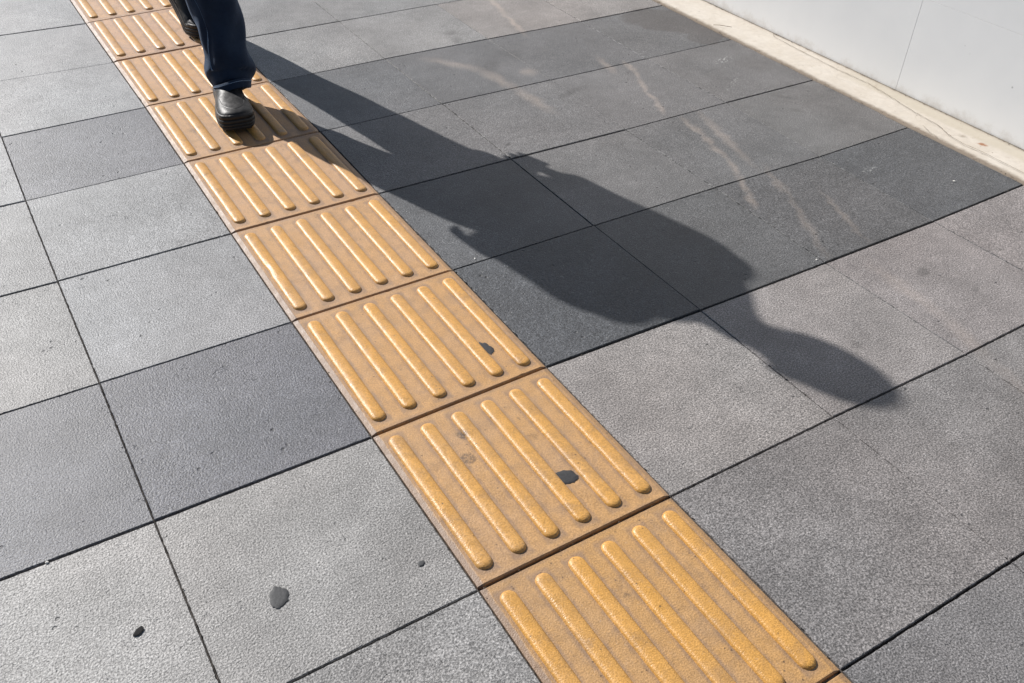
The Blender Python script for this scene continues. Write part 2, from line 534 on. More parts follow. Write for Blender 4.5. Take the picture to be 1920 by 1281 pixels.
TONE[(2, 5)] = (0.076, 0.077, 0.079)
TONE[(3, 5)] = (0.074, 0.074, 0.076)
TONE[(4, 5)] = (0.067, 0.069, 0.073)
TONE[(1, 6)] = (0.212, 0.200, 0.192)
TONE[(2, 6)] = (0.196, 0.182, 0.176)
TONE[(3, 6)] = (0.188, 0.172, 0.168)
TONE[(4, 6)] = (0.182, 0.166, 0.162)
for i in (1, 2, 3, 4):
    TONE[(i, 7)] = (0.158, 0.150, 0.147)
    TONE[(i, 8)] = (0.140, 0.136, 0.136)
    TONE[(i, 9)] = (0.150, 0.146, 0.144)

# gap half widths: (joint that runs across, joint that runs along)
ROWGAP = {2: 0.0017, 3: 0.0017, 4: 0.0019, 5: 0.0016, 6: 0.0021, 7: 0.0015, 8: 0.0016}


def quad_piece(name, c, gaps, zt, bevel, drop, depth, seg, jit, seed, tilt=(0, 0)):
    """a slab between four joint corners: c = near-left, near-right, far-right, far-left"""
    rr = random.Random(seed)
    gl, gn, gr, gf = gaps
    ctr = (c[0] + c[1] + c[2] + c[3]) / 4
    q = [c[0] + Vector((gl, gn, 0)), c[1] + Vector((-gr, gn, 0)), c[2] + Vector((-gr, -gf, 0)), c[3] + Vector((gl, -gf, 0))]

    def loop(ins, z, amp, ph):
        out = []
        bx, by = (ins if isinstance(ins, tuple) else (ins, ins))
        qq = [q[0] + Vector((bx, by, 0)), q[1] + Vector((-bx, by, 0)), q[2] + Vector((-bx, -by, 0)), q[3] + Vector((bx, -by, 0))]
        for e in range(4):
            a, b = qq[e], qq[(e + 1) % 4]
            d = (b - a).normalized()
            nrm = Vector((-d.y, d.x, 0))
            for k in range(seg):
                t = k / seg
                p = a.lerp(b, t)
                w = mnoise.noise(Vector((p.x * 60 + seed, p.y * 60, ph))) + 0.6 * mnoise.noise(Vector((p.x * 190, p.y * 190 + seed, ph)))
                p = p + nrm * (amp * (w * 0.7 + 0.5))
                if amp > 0 and rr.random() < 0.022:
                    p = p + nrm * rr.uniform(0.0008, 0.0024)
                zz = z + tilt[0] * (p.x - ctr.x) + tilt[1] * (p.y - ctr.y)
                out.append(Vector((p.x, p.y, zz)))
        return out
    rings = [loop(0, -depth, 0, 0), loop(0, zt - drop, jit, 1.0), loop((bevel if isinstance(bevel, tuple) else (bevel, bevel)), zt, jit * 0.6, 2.0)]
    return rings_mesh(name, rings, False, True, False)


# bedding sheets
g = link('ground', mesh('ground', [(-60, -60, -0.06), (60, -60, -0.06), (60, 60, -0.06), (-60, 60, -0.06)], [(0, 1, 2, 3)]), MAT['ground'])
tag(g, 'plain grey ground around the pavement', None, None, 'structure')
pave = link('pavement', mesh('pavement', [(-1.62, -4.42, -0.0062), (2.0, -4.42, -0.0062), (2.0, 2.02, -0.0062), (-1.62, 2.02, -0.0062)], [(0, 1, 2, 3)]), MAT['bed'])
tag(pave, 'grey stone slab pavement with dark dirt in its joints', None, None, 'structure')

for j in range(-5, 11):
    for i in (-4, -3, -2, -1, 1, 2, 3, 4):
        c = [corner(i, j + 1), corner(i + 1, j + 1), corner(i + 1, j), corner(i, j)]
        gn, gf = ROWGAP.get(j + 1, 0.0016), ROWGAP.get(j, 0.0016)
        if i < 0:
            gn, gf = min(gn, 0.0020), min(gf, 0.0020)
            if j == 2: gf = 0.0004
            if j == 1: gn = 0.0004
            if j in (0,): gn = 0.0011
            if j in (1,): gf = 0.0011
            if j == 6: gf = 0.0019
            if j == 5: gn = 0.0019
        gl = 0.0006 if i < 0 else 0.0004
        gr = gl
        if i == -1: gr = 0.0008
        if i == 1: gl = 0.0008
        if i == 4: gr = 0.0
        if (i, j) in ((1, 3), (1, 4)): gr = 0.0013
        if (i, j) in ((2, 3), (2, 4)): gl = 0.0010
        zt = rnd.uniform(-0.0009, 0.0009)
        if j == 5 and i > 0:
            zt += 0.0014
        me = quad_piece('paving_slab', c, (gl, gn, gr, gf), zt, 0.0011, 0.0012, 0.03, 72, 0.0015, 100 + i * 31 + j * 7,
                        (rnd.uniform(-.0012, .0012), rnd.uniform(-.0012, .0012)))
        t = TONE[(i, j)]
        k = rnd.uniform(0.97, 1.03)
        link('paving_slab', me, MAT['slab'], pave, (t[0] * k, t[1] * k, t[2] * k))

# mortar squeezed up in a few of the tight joints
def joint_line(p, q, w, z, mat, seed):
    rr = random.Random(seed)
    d = (q - p)
    nrm = Vector((-d.y, d.x, 0)).normalized()
    v, f = [], []
    n = 60
    for k in range(n + 1):
        c = p.lerp(q, k / n)
        ww = w * (0.55 + 0.45 * rr.random())
        zz = z + rr.uniform(-0.0008, 0.0003)
        v += [c - nrm * ww + Vector((0, 0, zz - 0.002)), c + Vector((0, 0, zz)), c + nrm * ww + Vector((0, 0, zz - 0.002))]
        if k:
            a = 3 * (k - 1)
            f += [(a, a + 1, a + 4, a + 3), (a + 1, a + 2, a + 5, a + 4)]
    return link('joint_mortar', mesh('joint_mortar', v, f), mat, pave)


for (i, j) in ((2, 2), (3, 2), (2, 1), (3, 1), (4, 4), (3, 5), (3, 4), (4, 3), (2, 3), (3, 3), (4, 5), (3, 6), (4, 6)):
    a, b = corner(i, j), corner(i, j + 1)
    strong = (i, j) in ((2, 2), (3, 2), (2, 1))
    joint_line(a.lerp(b, 0.03), a.lerp(b, 0.97), 0.0015 if strong else 0.0010, 0.0011 if strong else 0.0006,
               MAT['pale'] if strong else MAT['slab'], i * 9 + j).color = (0.12, 0.12, 0.12, 1)

for j in range(0, 9):
    for i in (-1, -2):
        joint_line(corner(i, j), corner(i, j + 1), 0.0013, 0.0002, MAT['greyjoint'], 300 + i + 9 * j)
    for i in (0, 1):
        dx = Vector((-0.0002 if i == 0 else 0.0002, 0, 0))
        joint_line(corner(i, j) + dx, corner(i, j + 1) + dx, 0.0022, -0.0004, MAT['greyjoint'], 500 + i + 9 * j)

# ------------------------------------------------------------------ tactile strip
strip = link('tactile_strip', None)
strip.location = (0, 0, 0)
tag(strip, 'ochre yellow tactile guiding strip of ribbed tiles running through the grey pavement', 'tactile paving')
bedm = mesh('mortar_bed', [(0.003, -4.4, -0.0052), (0.391, -4.4, -0.0052), (0.391, 2.0, -0.0052), (0.003, 2.0, -0.0052)], [(0, 1, 2, 3)])
link('mortar_bed', bedm, MAT['mortar'], strip)


def bar_mesh(seed):
    rr = random.Random(seed)
    L, W, H = 0.350, 0.0300, 0.0064
    rings = []
    prof = [(1.02, -0.05), (0.965, 0.34), (0.88, 0.62), (0.72, 0.83), (0.50, 0.95), (0.25, 0.99), (0.10, 1.0)]
    for a, z in prof:
        w, ex = W / 2 * a, (W / 2) * (1 - a)
        hl = L / 2 - W / 2
        r = []
        for s in (1, -1):
            for k in range(9):
                th = math.pi * k / 8
                r.append(Vector((s * w * math.cos(th), s * (hl + w * math.sin(th)), H * z)))
            for k in range(1, 12):
                t = k / 12
                r.append(Vector((-s * w, s * hl * (1 - 2 * t), H * z)))
        rings.append([Vector((p.x + 0.0004 * mnoise.noise(Vector((p.y * 40, seed, p.x * 20))), p.y,
                              p.z * (1 + 0.05 * mnoise.noise(Vector((p.y * 22, seed * 3.1, 0)))))) for p in r])
    me = rings_mesh('raised_bar', rings, False, True, True)
    me.materials.append(MAT['bar'])
    return me


BARS = [bar_mesh(k) for k in range(5)]
# outline of a chipped bar (a bite out of its left flank)
chip = BARS[0].copy()
for v in chip.vertices:
    if v.co.x < -0.004 and abs(v.co.y + 0.002) < 0.018:
        v.co.x += 0.004
        v.co.z *= 0.7
for j in range(-5, 11):
    c = [corner(0, j + 1), corner(1, j + 1), corner(1, j), corner(0, j)]
    tl = (rnd.uniform(-.003, .003), rnd.uniform(-.0045, .0015))
    zt = 0.0026 + rnd.uniform(-0.0007, 0.0007)
    me = quad_piece('tactile_tile', c, (0.0016, 0.0026, 0.0016, 0.0020), zt, (0.0105, 0.0022), 0.0030, 0.02, 40, 0.0004, 900 + j, tl)
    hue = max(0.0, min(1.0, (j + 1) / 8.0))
    tint = (1.0 + 0.02 * rnd.random(), (0.98 + 0.05 * (1 - hue)), 0.90 + 0.42 * (1 - hue) + rnd.uniform(-.04, .04))  # paler towards the far tiles, putting glare into their colour
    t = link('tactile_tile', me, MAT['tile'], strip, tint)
    ctr = (c[0] + c[1] + c[2] + c[3]) / 4
    for k in range(6):
        bm_ = BARS[rnd.randrange(5)]
        if j == 4 and k == 0:
            bm_ = chip
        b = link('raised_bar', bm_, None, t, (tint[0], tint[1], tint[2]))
        bx = -0.1638 + 0.0655 * k
        b.location = (ctr.x + bx, ctr.y + rnd.uniform(-.0008, .0008), zt - 0.0001 + tl[0] * bx)
        b.rotation_euler = (tl[1], -tl[0], rnd.uniform(-.003, .003))

# ------------------------------------------------------------------ cement border and wall
def border():
    yy = [2.0 - 0.02 * k for k in range(int(6.4 / 0.02) + 1)]
    rings = []
    for y in yy:
        xl = 1.9835 + 0.0028 * mnoise.noise(Vector((0, y * 9, 3))) + 0.0022 * mnoise.noise(Vector((0, y * 60, 5)))
        if -2.45 < y < -1.9:
            xl -= 0.004
        xr = 2.1545
        pts = []
        for t in (0, 0.03, 0.12, 0.3, 0.5, 0.7, 0.9, 1.0):
            x = xl + (xr - xl) * t
            z = 0.004 + 0.004 * t + 0.0012 * mnoise.noise(Vector((x * 20, y * 9, 0)))
            if t == 0:
                z -= 0.0028 - 0.002 * mnoise.noise(Vector((1, y * 40, 0)))
            pts.append(Vector((x, y, z)))
        rings.append([Vector((xr, y, -0.05)), Vector((xl, y, -0.05))] + pts)
    return rings_mesh('kerb', rings, True, True, True)


kerb = link('kerb', border(), MAT['border'])
tag(kerb, 'narrow cracked cream cement border strip along the foot of the white wall', None, None, 'structure')


def crack(pts, name, parent, mat, w=0.0012, z=0.0105):
    """thin jagged fissure lying along the border"""
    fine = []
    for (x0, y0), (x1, y1) in zip(pts, pts[1:]):
        n = max(2, int(math.hypot(x1 - x0, y1 - y0) / 0.008))
        for k in range(n):
            t = k / n
            x, y = x0 + (x1 - x0) * t, y0 + (y1 - y0) * t
            fine.append((x + 0.0035 * mnoise.noise(Vector((x * 70, y * 70, 2))), y))
    fine.append(pts[-1])
    v, f = [], []
    for k, (x, y) in enumerate(fine):
        ww = w * (0.6 + 0.8 * abs(mnoise.noise(Vector((x * 50, y * 50, 9)))))
        v += [(x - ww, y, z), (x + ww, y, z)]
        if k:
            a = 2 * k
            f.append((a - 2, a - 1, a + 1, a))
    return link(name, mesh(name, v, f), mat, parent)


def kz(x):
    return 0.0045 + 0.004 * (x - 1.987) / 0.168


crk = plain('crack_shadow_dirt', (0.13, 0.095, 0.065), 0.95, 90, 0.3)
crack([(2.15, -1.24), (2.125, -1.27), (2.115, -1.42), (2.107, -1.60), (2.112, -1.72), (2.10, -1.80), (2.083, -1.88), (2.07, -1.95), (2.062, -2.04), (2.036, -2.10),
       (2.022, -2.16), (2.03, -2.22), (2.025, -2.32), (2.02, -2.45)], 'crack', kerb, crk, 0.0011, 0.0100)
crack([(1.99, -2.10), (2.0, -2.06), (2.02, -2.02)], 'crack', kerb, crk, 0.0008, 0.0085)

wall = link('wall', mesh('wall', [(x, y, z) for x in (2.1572, 2.42) for y in (-4.6, 2.2) for z in (-0.1, 3.1)],
            [(0, 1, 3, 2), (4, 6, 7, 5), (0, 4, 5, 1), (2, 3, 7, 6), (0, 2, 6, 4), (1, 5, 7, 3)]), MAT['wallback'])
tag(wall, 'smooth white painted panel wall with thin joints above the cement border', 'wall')


def panel(y0, y1, z0, z1):
    x = 2.1555 + rnd.uniform(-0.0003, 0.0003)
    b = 0.0003
    rings = [[Vector((2.1575, y0, z0)), Vector((2.1575, y1, z0)), Vector((2.1575, y1, z1)), Vector((2.1575, y0, z1))],
             [Vector((x + b, y0, z0)), Vector((x + b, y1, z0)), Vector((x + b, y1, z1)), Vector((x + b, y0, z1))],
             [Vector((x, y0 + b, z0 + b)), Vector((x, y1 - b, z0 + b)), Vector((x, y1 - b, z1 - b)), Vector((x, y0 + b, z1 - b))]]
    return link('wall_panel', rings_mesh('wall_panel', rings, False, True, False), MAT['wall'], wall)


zs = [0.0078, 0.3055, 1.2, 2.1, 3.05]
for a, b in zip(zs, zs[1:]):
    for y in (-4.2, -3.0, -1.8, -0.6, 0.6):
        panel(y + 0.00025, y + 1.19975, a + 0.00025, b - 0.00025)

# ------------------------------------------------------------------ gum spots, pit, chips
def gum(x, y, rx, ry, rot, seed, mat, label, z=0.0008, grp=None, bite=None):
    v, n = [], 48
    rings = []
    for s, h in ((1.0, 0.0), (0.95, 0.0004), (0.6, 0.0006)):
        r = []
        for k in range(n):
            th = 2 * math.pi * k / n
            w = s * (1 + 0.22 * mnoise.noise(Vector((math.cos(th) * 1.3 + seed, math.sin(th) * 1.3, 0))) + 0.16 * mnoise.noise(Vector((math.cos(th) * 4, math.sin(th) * 4 + seed, 0))))
            px, py = rx * w * math.cos(th), ry * w * math.sin(th)
            if bite is not None:
                px = max(px, bite)
            X, Y = px * math.cos(rot) - py * math.sin(rot), px * math.sin(rot) + py * math.cos(rot)
            r.append(Vector((X, Y, h)))
        rings.append(r)
    o = link('gum_or_pit', rings_mesh('gum_or_pit', rings, False, True, True), mat)
    o.location = (x, y, z)
    tag(o, label, 'gum spot', 'trodden gum spots on the paving')
    return o


gum(-0.2755, -2.6524, 0.015, 0.0195, -0.4, 1, MAT['gumpale'], 'flat grey gum spot alone in the middle of the light slab left of the strip', 0.0011)
gum(-0.0527, -2.7076, 0.0060, 0.0052, 0.3, 4, MAT['gumpale'], 'tiny grey gum speck on the light slab just beside the yellow strip edge', 0.0011)
gum(0.2580, -2.6720, 0.021, 0.018, -0.45, 7, MAT['gum'], 'largest black gum patch, pressed between the fourth and fifth bars of a yellow tile', 0.0042)
gum(0.3170, -2.2850, 0.012, 0.023, 0.15, 9, MAT['gum'], 'narrow black gum patch squeezed beside the fifth bar of the next yellow tile away', 0.0034)


def pebble(name, x, y, z, sx, sy, sz, mat, seed, label, cat, grp=None):
    bm = bmesh.new()
    bmesh.ops.create_icosphere(bm, subdivisions=2, radius=1)
    for v in bm.verts:
        k = 1 + 0.35 * mnoise.noise(v.co * 1.4 + Vector((seed, 0, 0)))
        v.co = Vector((v.co.x * sx * k, v.co.y * sy * k, v.co.z * sz * k))
    me = bpy.data.meshes.new(name)
    bm.to_mesh(me)
    bm.free()
    o = link(name, me, mat)
    o.location = (x, y, z)
    o.rotation_euler = (0, 0, seed)
    tag(o, label, cat, grp)
    return o


gum(-0.478, -2.6057, 0.0095, 0.0055, 0.6, 12, MAT['pit'], 'small flat black oval standing for a pit in the speckled pale slab in the bottom left corner', 0.0011)  # not gum: a pit, its darkness laid on as a black disc
CH = 'pale stone chips on the paving'
pebble('stone_chip', 0.3326 + .132, -1.981, 0.001, 0.0030, 0.0022, 0.0015, MAT['chip'], 1.0, 'tiny pale chip on the charcoal slab between the yellow strip and the shadow', 'stone chip', CH)
pebble('stone_chip', 1.8205, -2.2938, 0.002, 0.0042, 0.0026, 0.0018, MAT['chip'], 2.0, 'pale stone chip on the charcoal slab nearest the cement border', 'stone chip', CH)
pebble('stone_chip', -0.5708, -2.4031, 0.0005, 0.0030, 0.0025, 0.002, MAT['chip'], 3.0, 'white stone chip caught in the dark joint at far left', 'stone chip', CH)
pebble('stone_chip', 1.187, -2.386, 0.001, 0.0030, 0.0025, 0.002, MAT['chip'], 4.0, 'pale stone chip in the thick joint below the charcoal slabs', 'stone chip', CH)


def stick(pts, rad, label):
    rings = []
    for (x, y, z) in pts:
        rings.append([Vector((x + rad * math.cos(a), y, z + rad * math.sin(a))) for a in (0, 1.26, 2.51, 3.77, 5.03)])
    o = link('dry_twig', rings_mesh('dry_twig', rings, True, True, True), MAT['leaf'])
    tag(o, label, 'twig', 'dry twigs on the cement border')


stick([(2.005, -1.075, 0.009), (2.02, -1.09, 0.011), (2.05, -1.125, 0.010)], 0.0009, 'thin dry twig on the cream border at its slab side, far end')
stick([(2.118, -2.305, 0.011), (2.124, -2.33, 0.012), (2.128, -2.36, 0.011)], 0.0022, 'short dark twig on the cream border at the right edge of the photo')

# loose grit along the dirty joints
def grit():
    rr = random.Random(5)
    v, f = [], []
    spots = []
    for k in range(260):
        y = rr.uniform(-2.5, 0.4)
        spots.append((1.984 + rr.gauss(0, 0.006), y, 0.004))
    for k in range(160):
        spots.append((2.150 - abs(rr.gauss(0, 0.004)), rr.uniform(-2.5, 0.4), 0.009))
    for k in range(90):
        j = rr.choice([2, 3, 4, 5, 6, 7])
        spots.append((rr.uniform(0.4, 1.98), -0.4 * j + rr.gauss(0, 0.004), 0.001))
    for k in range(120):
        j = rr.choice([1, 2, 3, 4, 5, 6, 7])
        spots.append((rr.uniform(0.005, 0.39), -0.4 * j + rr.gauss(0, 0.002), 0.001))
    for k in range(60):
        x = rr.choice([0.0, 0.397, -0.4])
        spots.append((x + rr.gauss(0, 0.003), rr.uniform(-3.2, 0), 0.001))
    for x, y, z in spots:
        r = rr.uniform(0.0006, 0.0018)
        b = len(v)
        v += [(x - r, y, z), (x, y - r, z - r * .3), (x + r, y + r * .2, z), (x, y + r, z), (x + r * .2, y, z + r)]
        f += [(b, b + 1, b + 4), (b + 1, b + 2, b + 4), (b + 2, b + 3, b + 4), (b + 3, b, b + 4)]
    return mesh('grit', v, f)


tag(link('grit', grit(), MAT['mortar']), 'fine brown grit gathered along the joints and border', 'grit', None, 'stuff')

# ------------------------------------------------------------------ the walking person
def frames(pts):
    out = []
    side = Vector((1, 0, 0))
    for k, p in enumerate(pts):
        a = pts[max(0, k - 1)]
        b = pts[min(len(pts) - 1, k + 1)]
        t = (b - a).normalized()
        s = (side - t * side.dot(t)).normalized()
        out.append((p, s, t.cross(s).normalized(), t))
    return out


def catmull(ctrl, n):
    """ctrl: list of tuples (x, y, z, rx, ry); returns n*(len-1)+1 interpolated tuples"""
    out = []
    m = len(ctrl)
    for i in range(m - 1):
        p0, p1, p2, p3 = ctrl[max(0, i - 1)], ctrl[i], ctrl[i + 1], ctrl[min(m - 1, i + 2)]
        for k in range(n):
            t = k / n
            out.append(tuple(0.5 * (2 * b + (c - a) * t + (2 * a - 5 * b + 4 * c - d) * t * t + (3 * b - a - 3 * c + d) * t ** 3)
                             for a, b, c, d in zip(p0, p1, p2, p3)))
    out.append(tuple(ctrl[-1]))
    return out


def loft(bm, ctrl, n=6, seg=24, fold=None, sq=1.0):
    cs = catmull(ctrl, n)
    fr = frames([Vector(c[:3]) for c in cs])
    prev = None
    first = None
    for k, ((p, s, u, t), c) in enumerate(zip(fr, cs)):
        ring = []
        for q in range(seg):
            th = 2 * math.pi * q / seg
            f = 1 + (fold(th, k / (len(cs) - 1), p) if fold else 0)
            ring.append(bm.verts.new(p + s * (c[3] * f * math.cos(th)) + u * (c[4] * f * math.sin(th))))
        if prev:
            for q in range(seg):
                bm.faces.new((prev[q], prev[(q + 1) % seg], ring[(q + 1) % seg], ring[q]))
        else:
            first = ring
        prev = ring
    bm.faces.new(list(reversed(first)))
    bm.faces.new(prev)


def ball(bm, c, r, sub=3):
    mt = Matrix.Translation(c) @ Matrix.Diagonal((r[0], r[1], r[2], 1))
    bmesh.ops.create_icosphere(bm, subdivisions=sub, radius=1, matrix=mt)


def fuse(name, bm, voxel, mat, parent, smooth_iter=2):
    """one continuous skin out of the overlapping volumes"""
    bmesh.ops.recalc_face_normals(bm, faces=bm.faces)
    me = bpy.data.meshes.new(name)
    bm.to_mesh(me)
    bm.free()
    o = bpy.data.objects.new(name, me)
    COL.objects.link(o)
    m = o.modifiers.new('r', 'REMESH')
    m.mode = 'VOXEL'
    m.voxel_size = voxel
    if smooth_iter:
        k = o.modifiers.new('s', 'SMOOTH')
        k.iterations = smooth_iter
        k.factor = 0.6
    dg = bpy.context.evaluated_depsgraph_get()
    me2 = bpy.data.meshes.new_from_object(o.evaluated_get(dg))
    bpy.data.objects.remove(o)
    me2.name = name
    me2.shade_smooth()
    me2.materials.clear()
    return link(name, me2, mat, parent)


person = link('person', None)
person.location = (0.25, -0.62, 0)
tag(person, 'person in dark blue jeans and black shoes walking along the yellow ribbed strip', 'person')
PI_ = person.matrix_world.inverted() if False else Matrix.Translation((-0.25, 0.62, 0))


def adopt(o, parent=person):
    """meshes are modelled in world coordinates; keep them there under the parent"""
    for v in o.data.vertices:
        v.co = PI_ @ v.co
    o.parent = person
    return o


FR = [  # front (right) leg of the jeans
    (0.2345, -0.938, 0.074, 0.047, 0.054), (0.2385, -0.924, 0.088, 0.055, 0.058), (0.2430, -0.908, 0.100, 0.069, 0.066), (0.2460, -0.897, 0.124, 0.071, 0.070),
    (0.2480, -0.884, 0.170, 0.065, 0.067), (0.2500, -0.872, 0.220, 0.063, 0.067), (0.2440, -0.850, 0.295, 0.070, 0.073),
    (0.2340, -0.820, 0.395, 0.075, 0.078), (0.2270, -0.782, 0.488, 0.078, 0.082), (0.217, -0.725, 0.640, 0.086, 0.092), (0.209, -0.655, 0.800, 0.096, 0.105), (0.220, -0.630, 0.88, 0.10, 0.11)]
RE = [  # rear (left) leg
    (0.300, -0.185, 0.150, 0.048, 0.056), (0.302, -0.193, 0.175, 0.062, 0.062), (0.304, -0.210, 0.215, 0.064, 0.066),
    (0.308, -0.280, 0.330, 0.066, 0.070), (0.316, -0.390, 0.475, 0.075, 0.078), (0.314, -0.470, 0.620, 0.085, 0.090),
    (0.308, -0.560, 0.790, 0.098, 0.106), (0.300, -0.595, 0.88, 0.10, 0.11)]


def fold_front(th, t, p):
    z = p.z
    a = 0.0
    # bunched cloth above the hem, a vertical crease on the outer side, and soft diagonal drag folds
    a += 0.05 * math.exp(-((z - 0.115) / 0.022) ** 2) * math.cos(2 * th + 0.6)
    a += 0.075 * math.sin(th * 2 + z * 34) * math.exp(-((z - 0.17) / 0.10) ** 2)
    a += 0.045 * math.sin(th * 5 - z * 46 + 1.0) * math.exp(-((z - 0.22) / 0.14) ** 2)
    a += 0.016 * math.sin(th * 3 + z * 20)
    a -= 0.10 * math.exp(-((math.atan2(math.sin(th - 3.75), math.cos(th - 3.75))) / 0.16) ** 2) * math.exp(-((z - 0.20) / 0.11) ** 2)
    return a


def fold_soft(th, t, p):
    return 0.03 * math.sin(th * 3 + p.z * 26) + 0.02 * math.sin(th * 5 - p.z * 41)


bm = bmesh.new()
loft(bm, FR, 7, 40, fold_front)
loft(bm, RE, 7, 32, fold_soft)
ball(bm, Vector((0.268, -0.620, 0.90)), (0.150, 0.110, 0.13))
loft(bm, [(0.262, -0.618, 0.84, 0.148, 0.108), (0.268, -0.618, 0.92, 0.148, 0.108), (0.262, -0.618, 1.00, 0.140, 0.098)], 4, 32)
trousers = adopt(fuse('jeans', bm, 0.0050, MAT['denim'], person, 1))
trousers['label'] = 'dark indigo jeans'


# hem bands with a stitched line, part of the jeans
def hem(ctrl_a, ctrl_b, tip, name='hem'):
    a, b = ctrl_a, ctrl_b
    v, f = [], []
    seg = 48
    prof = [(0.0, 0.985), (0.02, 1.03), (0.10, 1.055), (0.80, 1.06), (0.92, 1.04), (1.0, 0.98)]
    for t, g_ in prof:
        for q in range(seg):
            th = 2 * math.pi * q / seg
            c = [a[k] + (b[k] - a[k]) * t for k in range(5)]
            dip = 0.010 * math.cos(th + math.pi / 2) - 0.004
            v.append((c[0] + c[3] * g_ * math.cos(th), c[1] + c[4] * g_ * math.sin(th), c[2] - tip * math.sin(th) + 0.002 * math.sin(3 * th)))
    n = len(prof)
    for k in range(n - 1):
        for q in range(seg):
            r = (q + 1) % seg
            f.append((k * seg + q, k * seg + r, (k + 1) * seg + r, (k + 1) * seg + q))
    o = link(name, mesh(name, v, f, True), MAT['denim'])
    o = adopt(o)
    o.parent = trousers
    # stitching
    v, f = [], []
    for q in range(seg * 2):
        th = 2 * math.pi * q / (seg * 2)
        c = [a[k] + (b[k] - a[k]) * 0.80 for k in range(5)]
        base = Vector((c[0] + c[3] * 1.066 * math.cos(th), c[1] + c[4] * 1.066 * math.sin(th), c[2] - tip * math.sin(th) + 0.002 * math.sin(3 * th)))
        out = Vector((math.cos(th), math.sin(th), 0))
        v += [base + Vector((0, 0, 0.0012)), base + out * 0.0012, base - Vector((0, 0, 0.0012))]
    m = seg * 2
    for q in range(m):
        r = (q + 1) % m
        f += [(3 * q, 3 * r, 3 * r + 1, 3 * q + 1), (3 * q + 1, 3 * r + 1, 3 * r + 2, 3 * q + 2)]
    s_ = adopt(link('hem_stitching', mesh('hem_stitching', v, f, True), MAT['thread']))
    s_.parent = trousers


hem((0.2345, -0.944, 0.062, 0.0490, 0.0580), (0.2385, -0.932, 0.084, 0.0525, 0.0590), 0.030)
hem((0.299, -0.182, 0.143, 0.050, 0.058), (0.301, -0.190, 0.165, 0.053, 0.060), -0.01)
# outer side seam of the front leg, pale thread painted for the sunlit edge
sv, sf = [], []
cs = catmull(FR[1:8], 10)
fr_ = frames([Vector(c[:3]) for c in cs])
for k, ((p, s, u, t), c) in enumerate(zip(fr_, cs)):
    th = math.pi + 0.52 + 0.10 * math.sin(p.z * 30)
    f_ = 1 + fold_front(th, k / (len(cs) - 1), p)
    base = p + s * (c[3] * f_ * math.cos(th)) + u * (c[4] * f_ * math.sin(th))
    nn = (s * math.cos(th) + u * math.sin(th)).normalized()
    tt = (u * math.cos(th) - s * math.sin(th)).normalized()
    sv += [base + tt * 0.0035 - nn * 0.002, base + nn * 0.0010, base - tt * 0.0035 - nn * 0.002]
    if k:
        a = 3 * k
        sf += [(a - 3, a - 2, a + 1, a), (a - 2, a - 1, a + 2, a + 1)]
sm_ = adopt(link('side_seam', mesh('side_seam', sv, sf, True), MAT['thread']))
sm_.parent = trousers


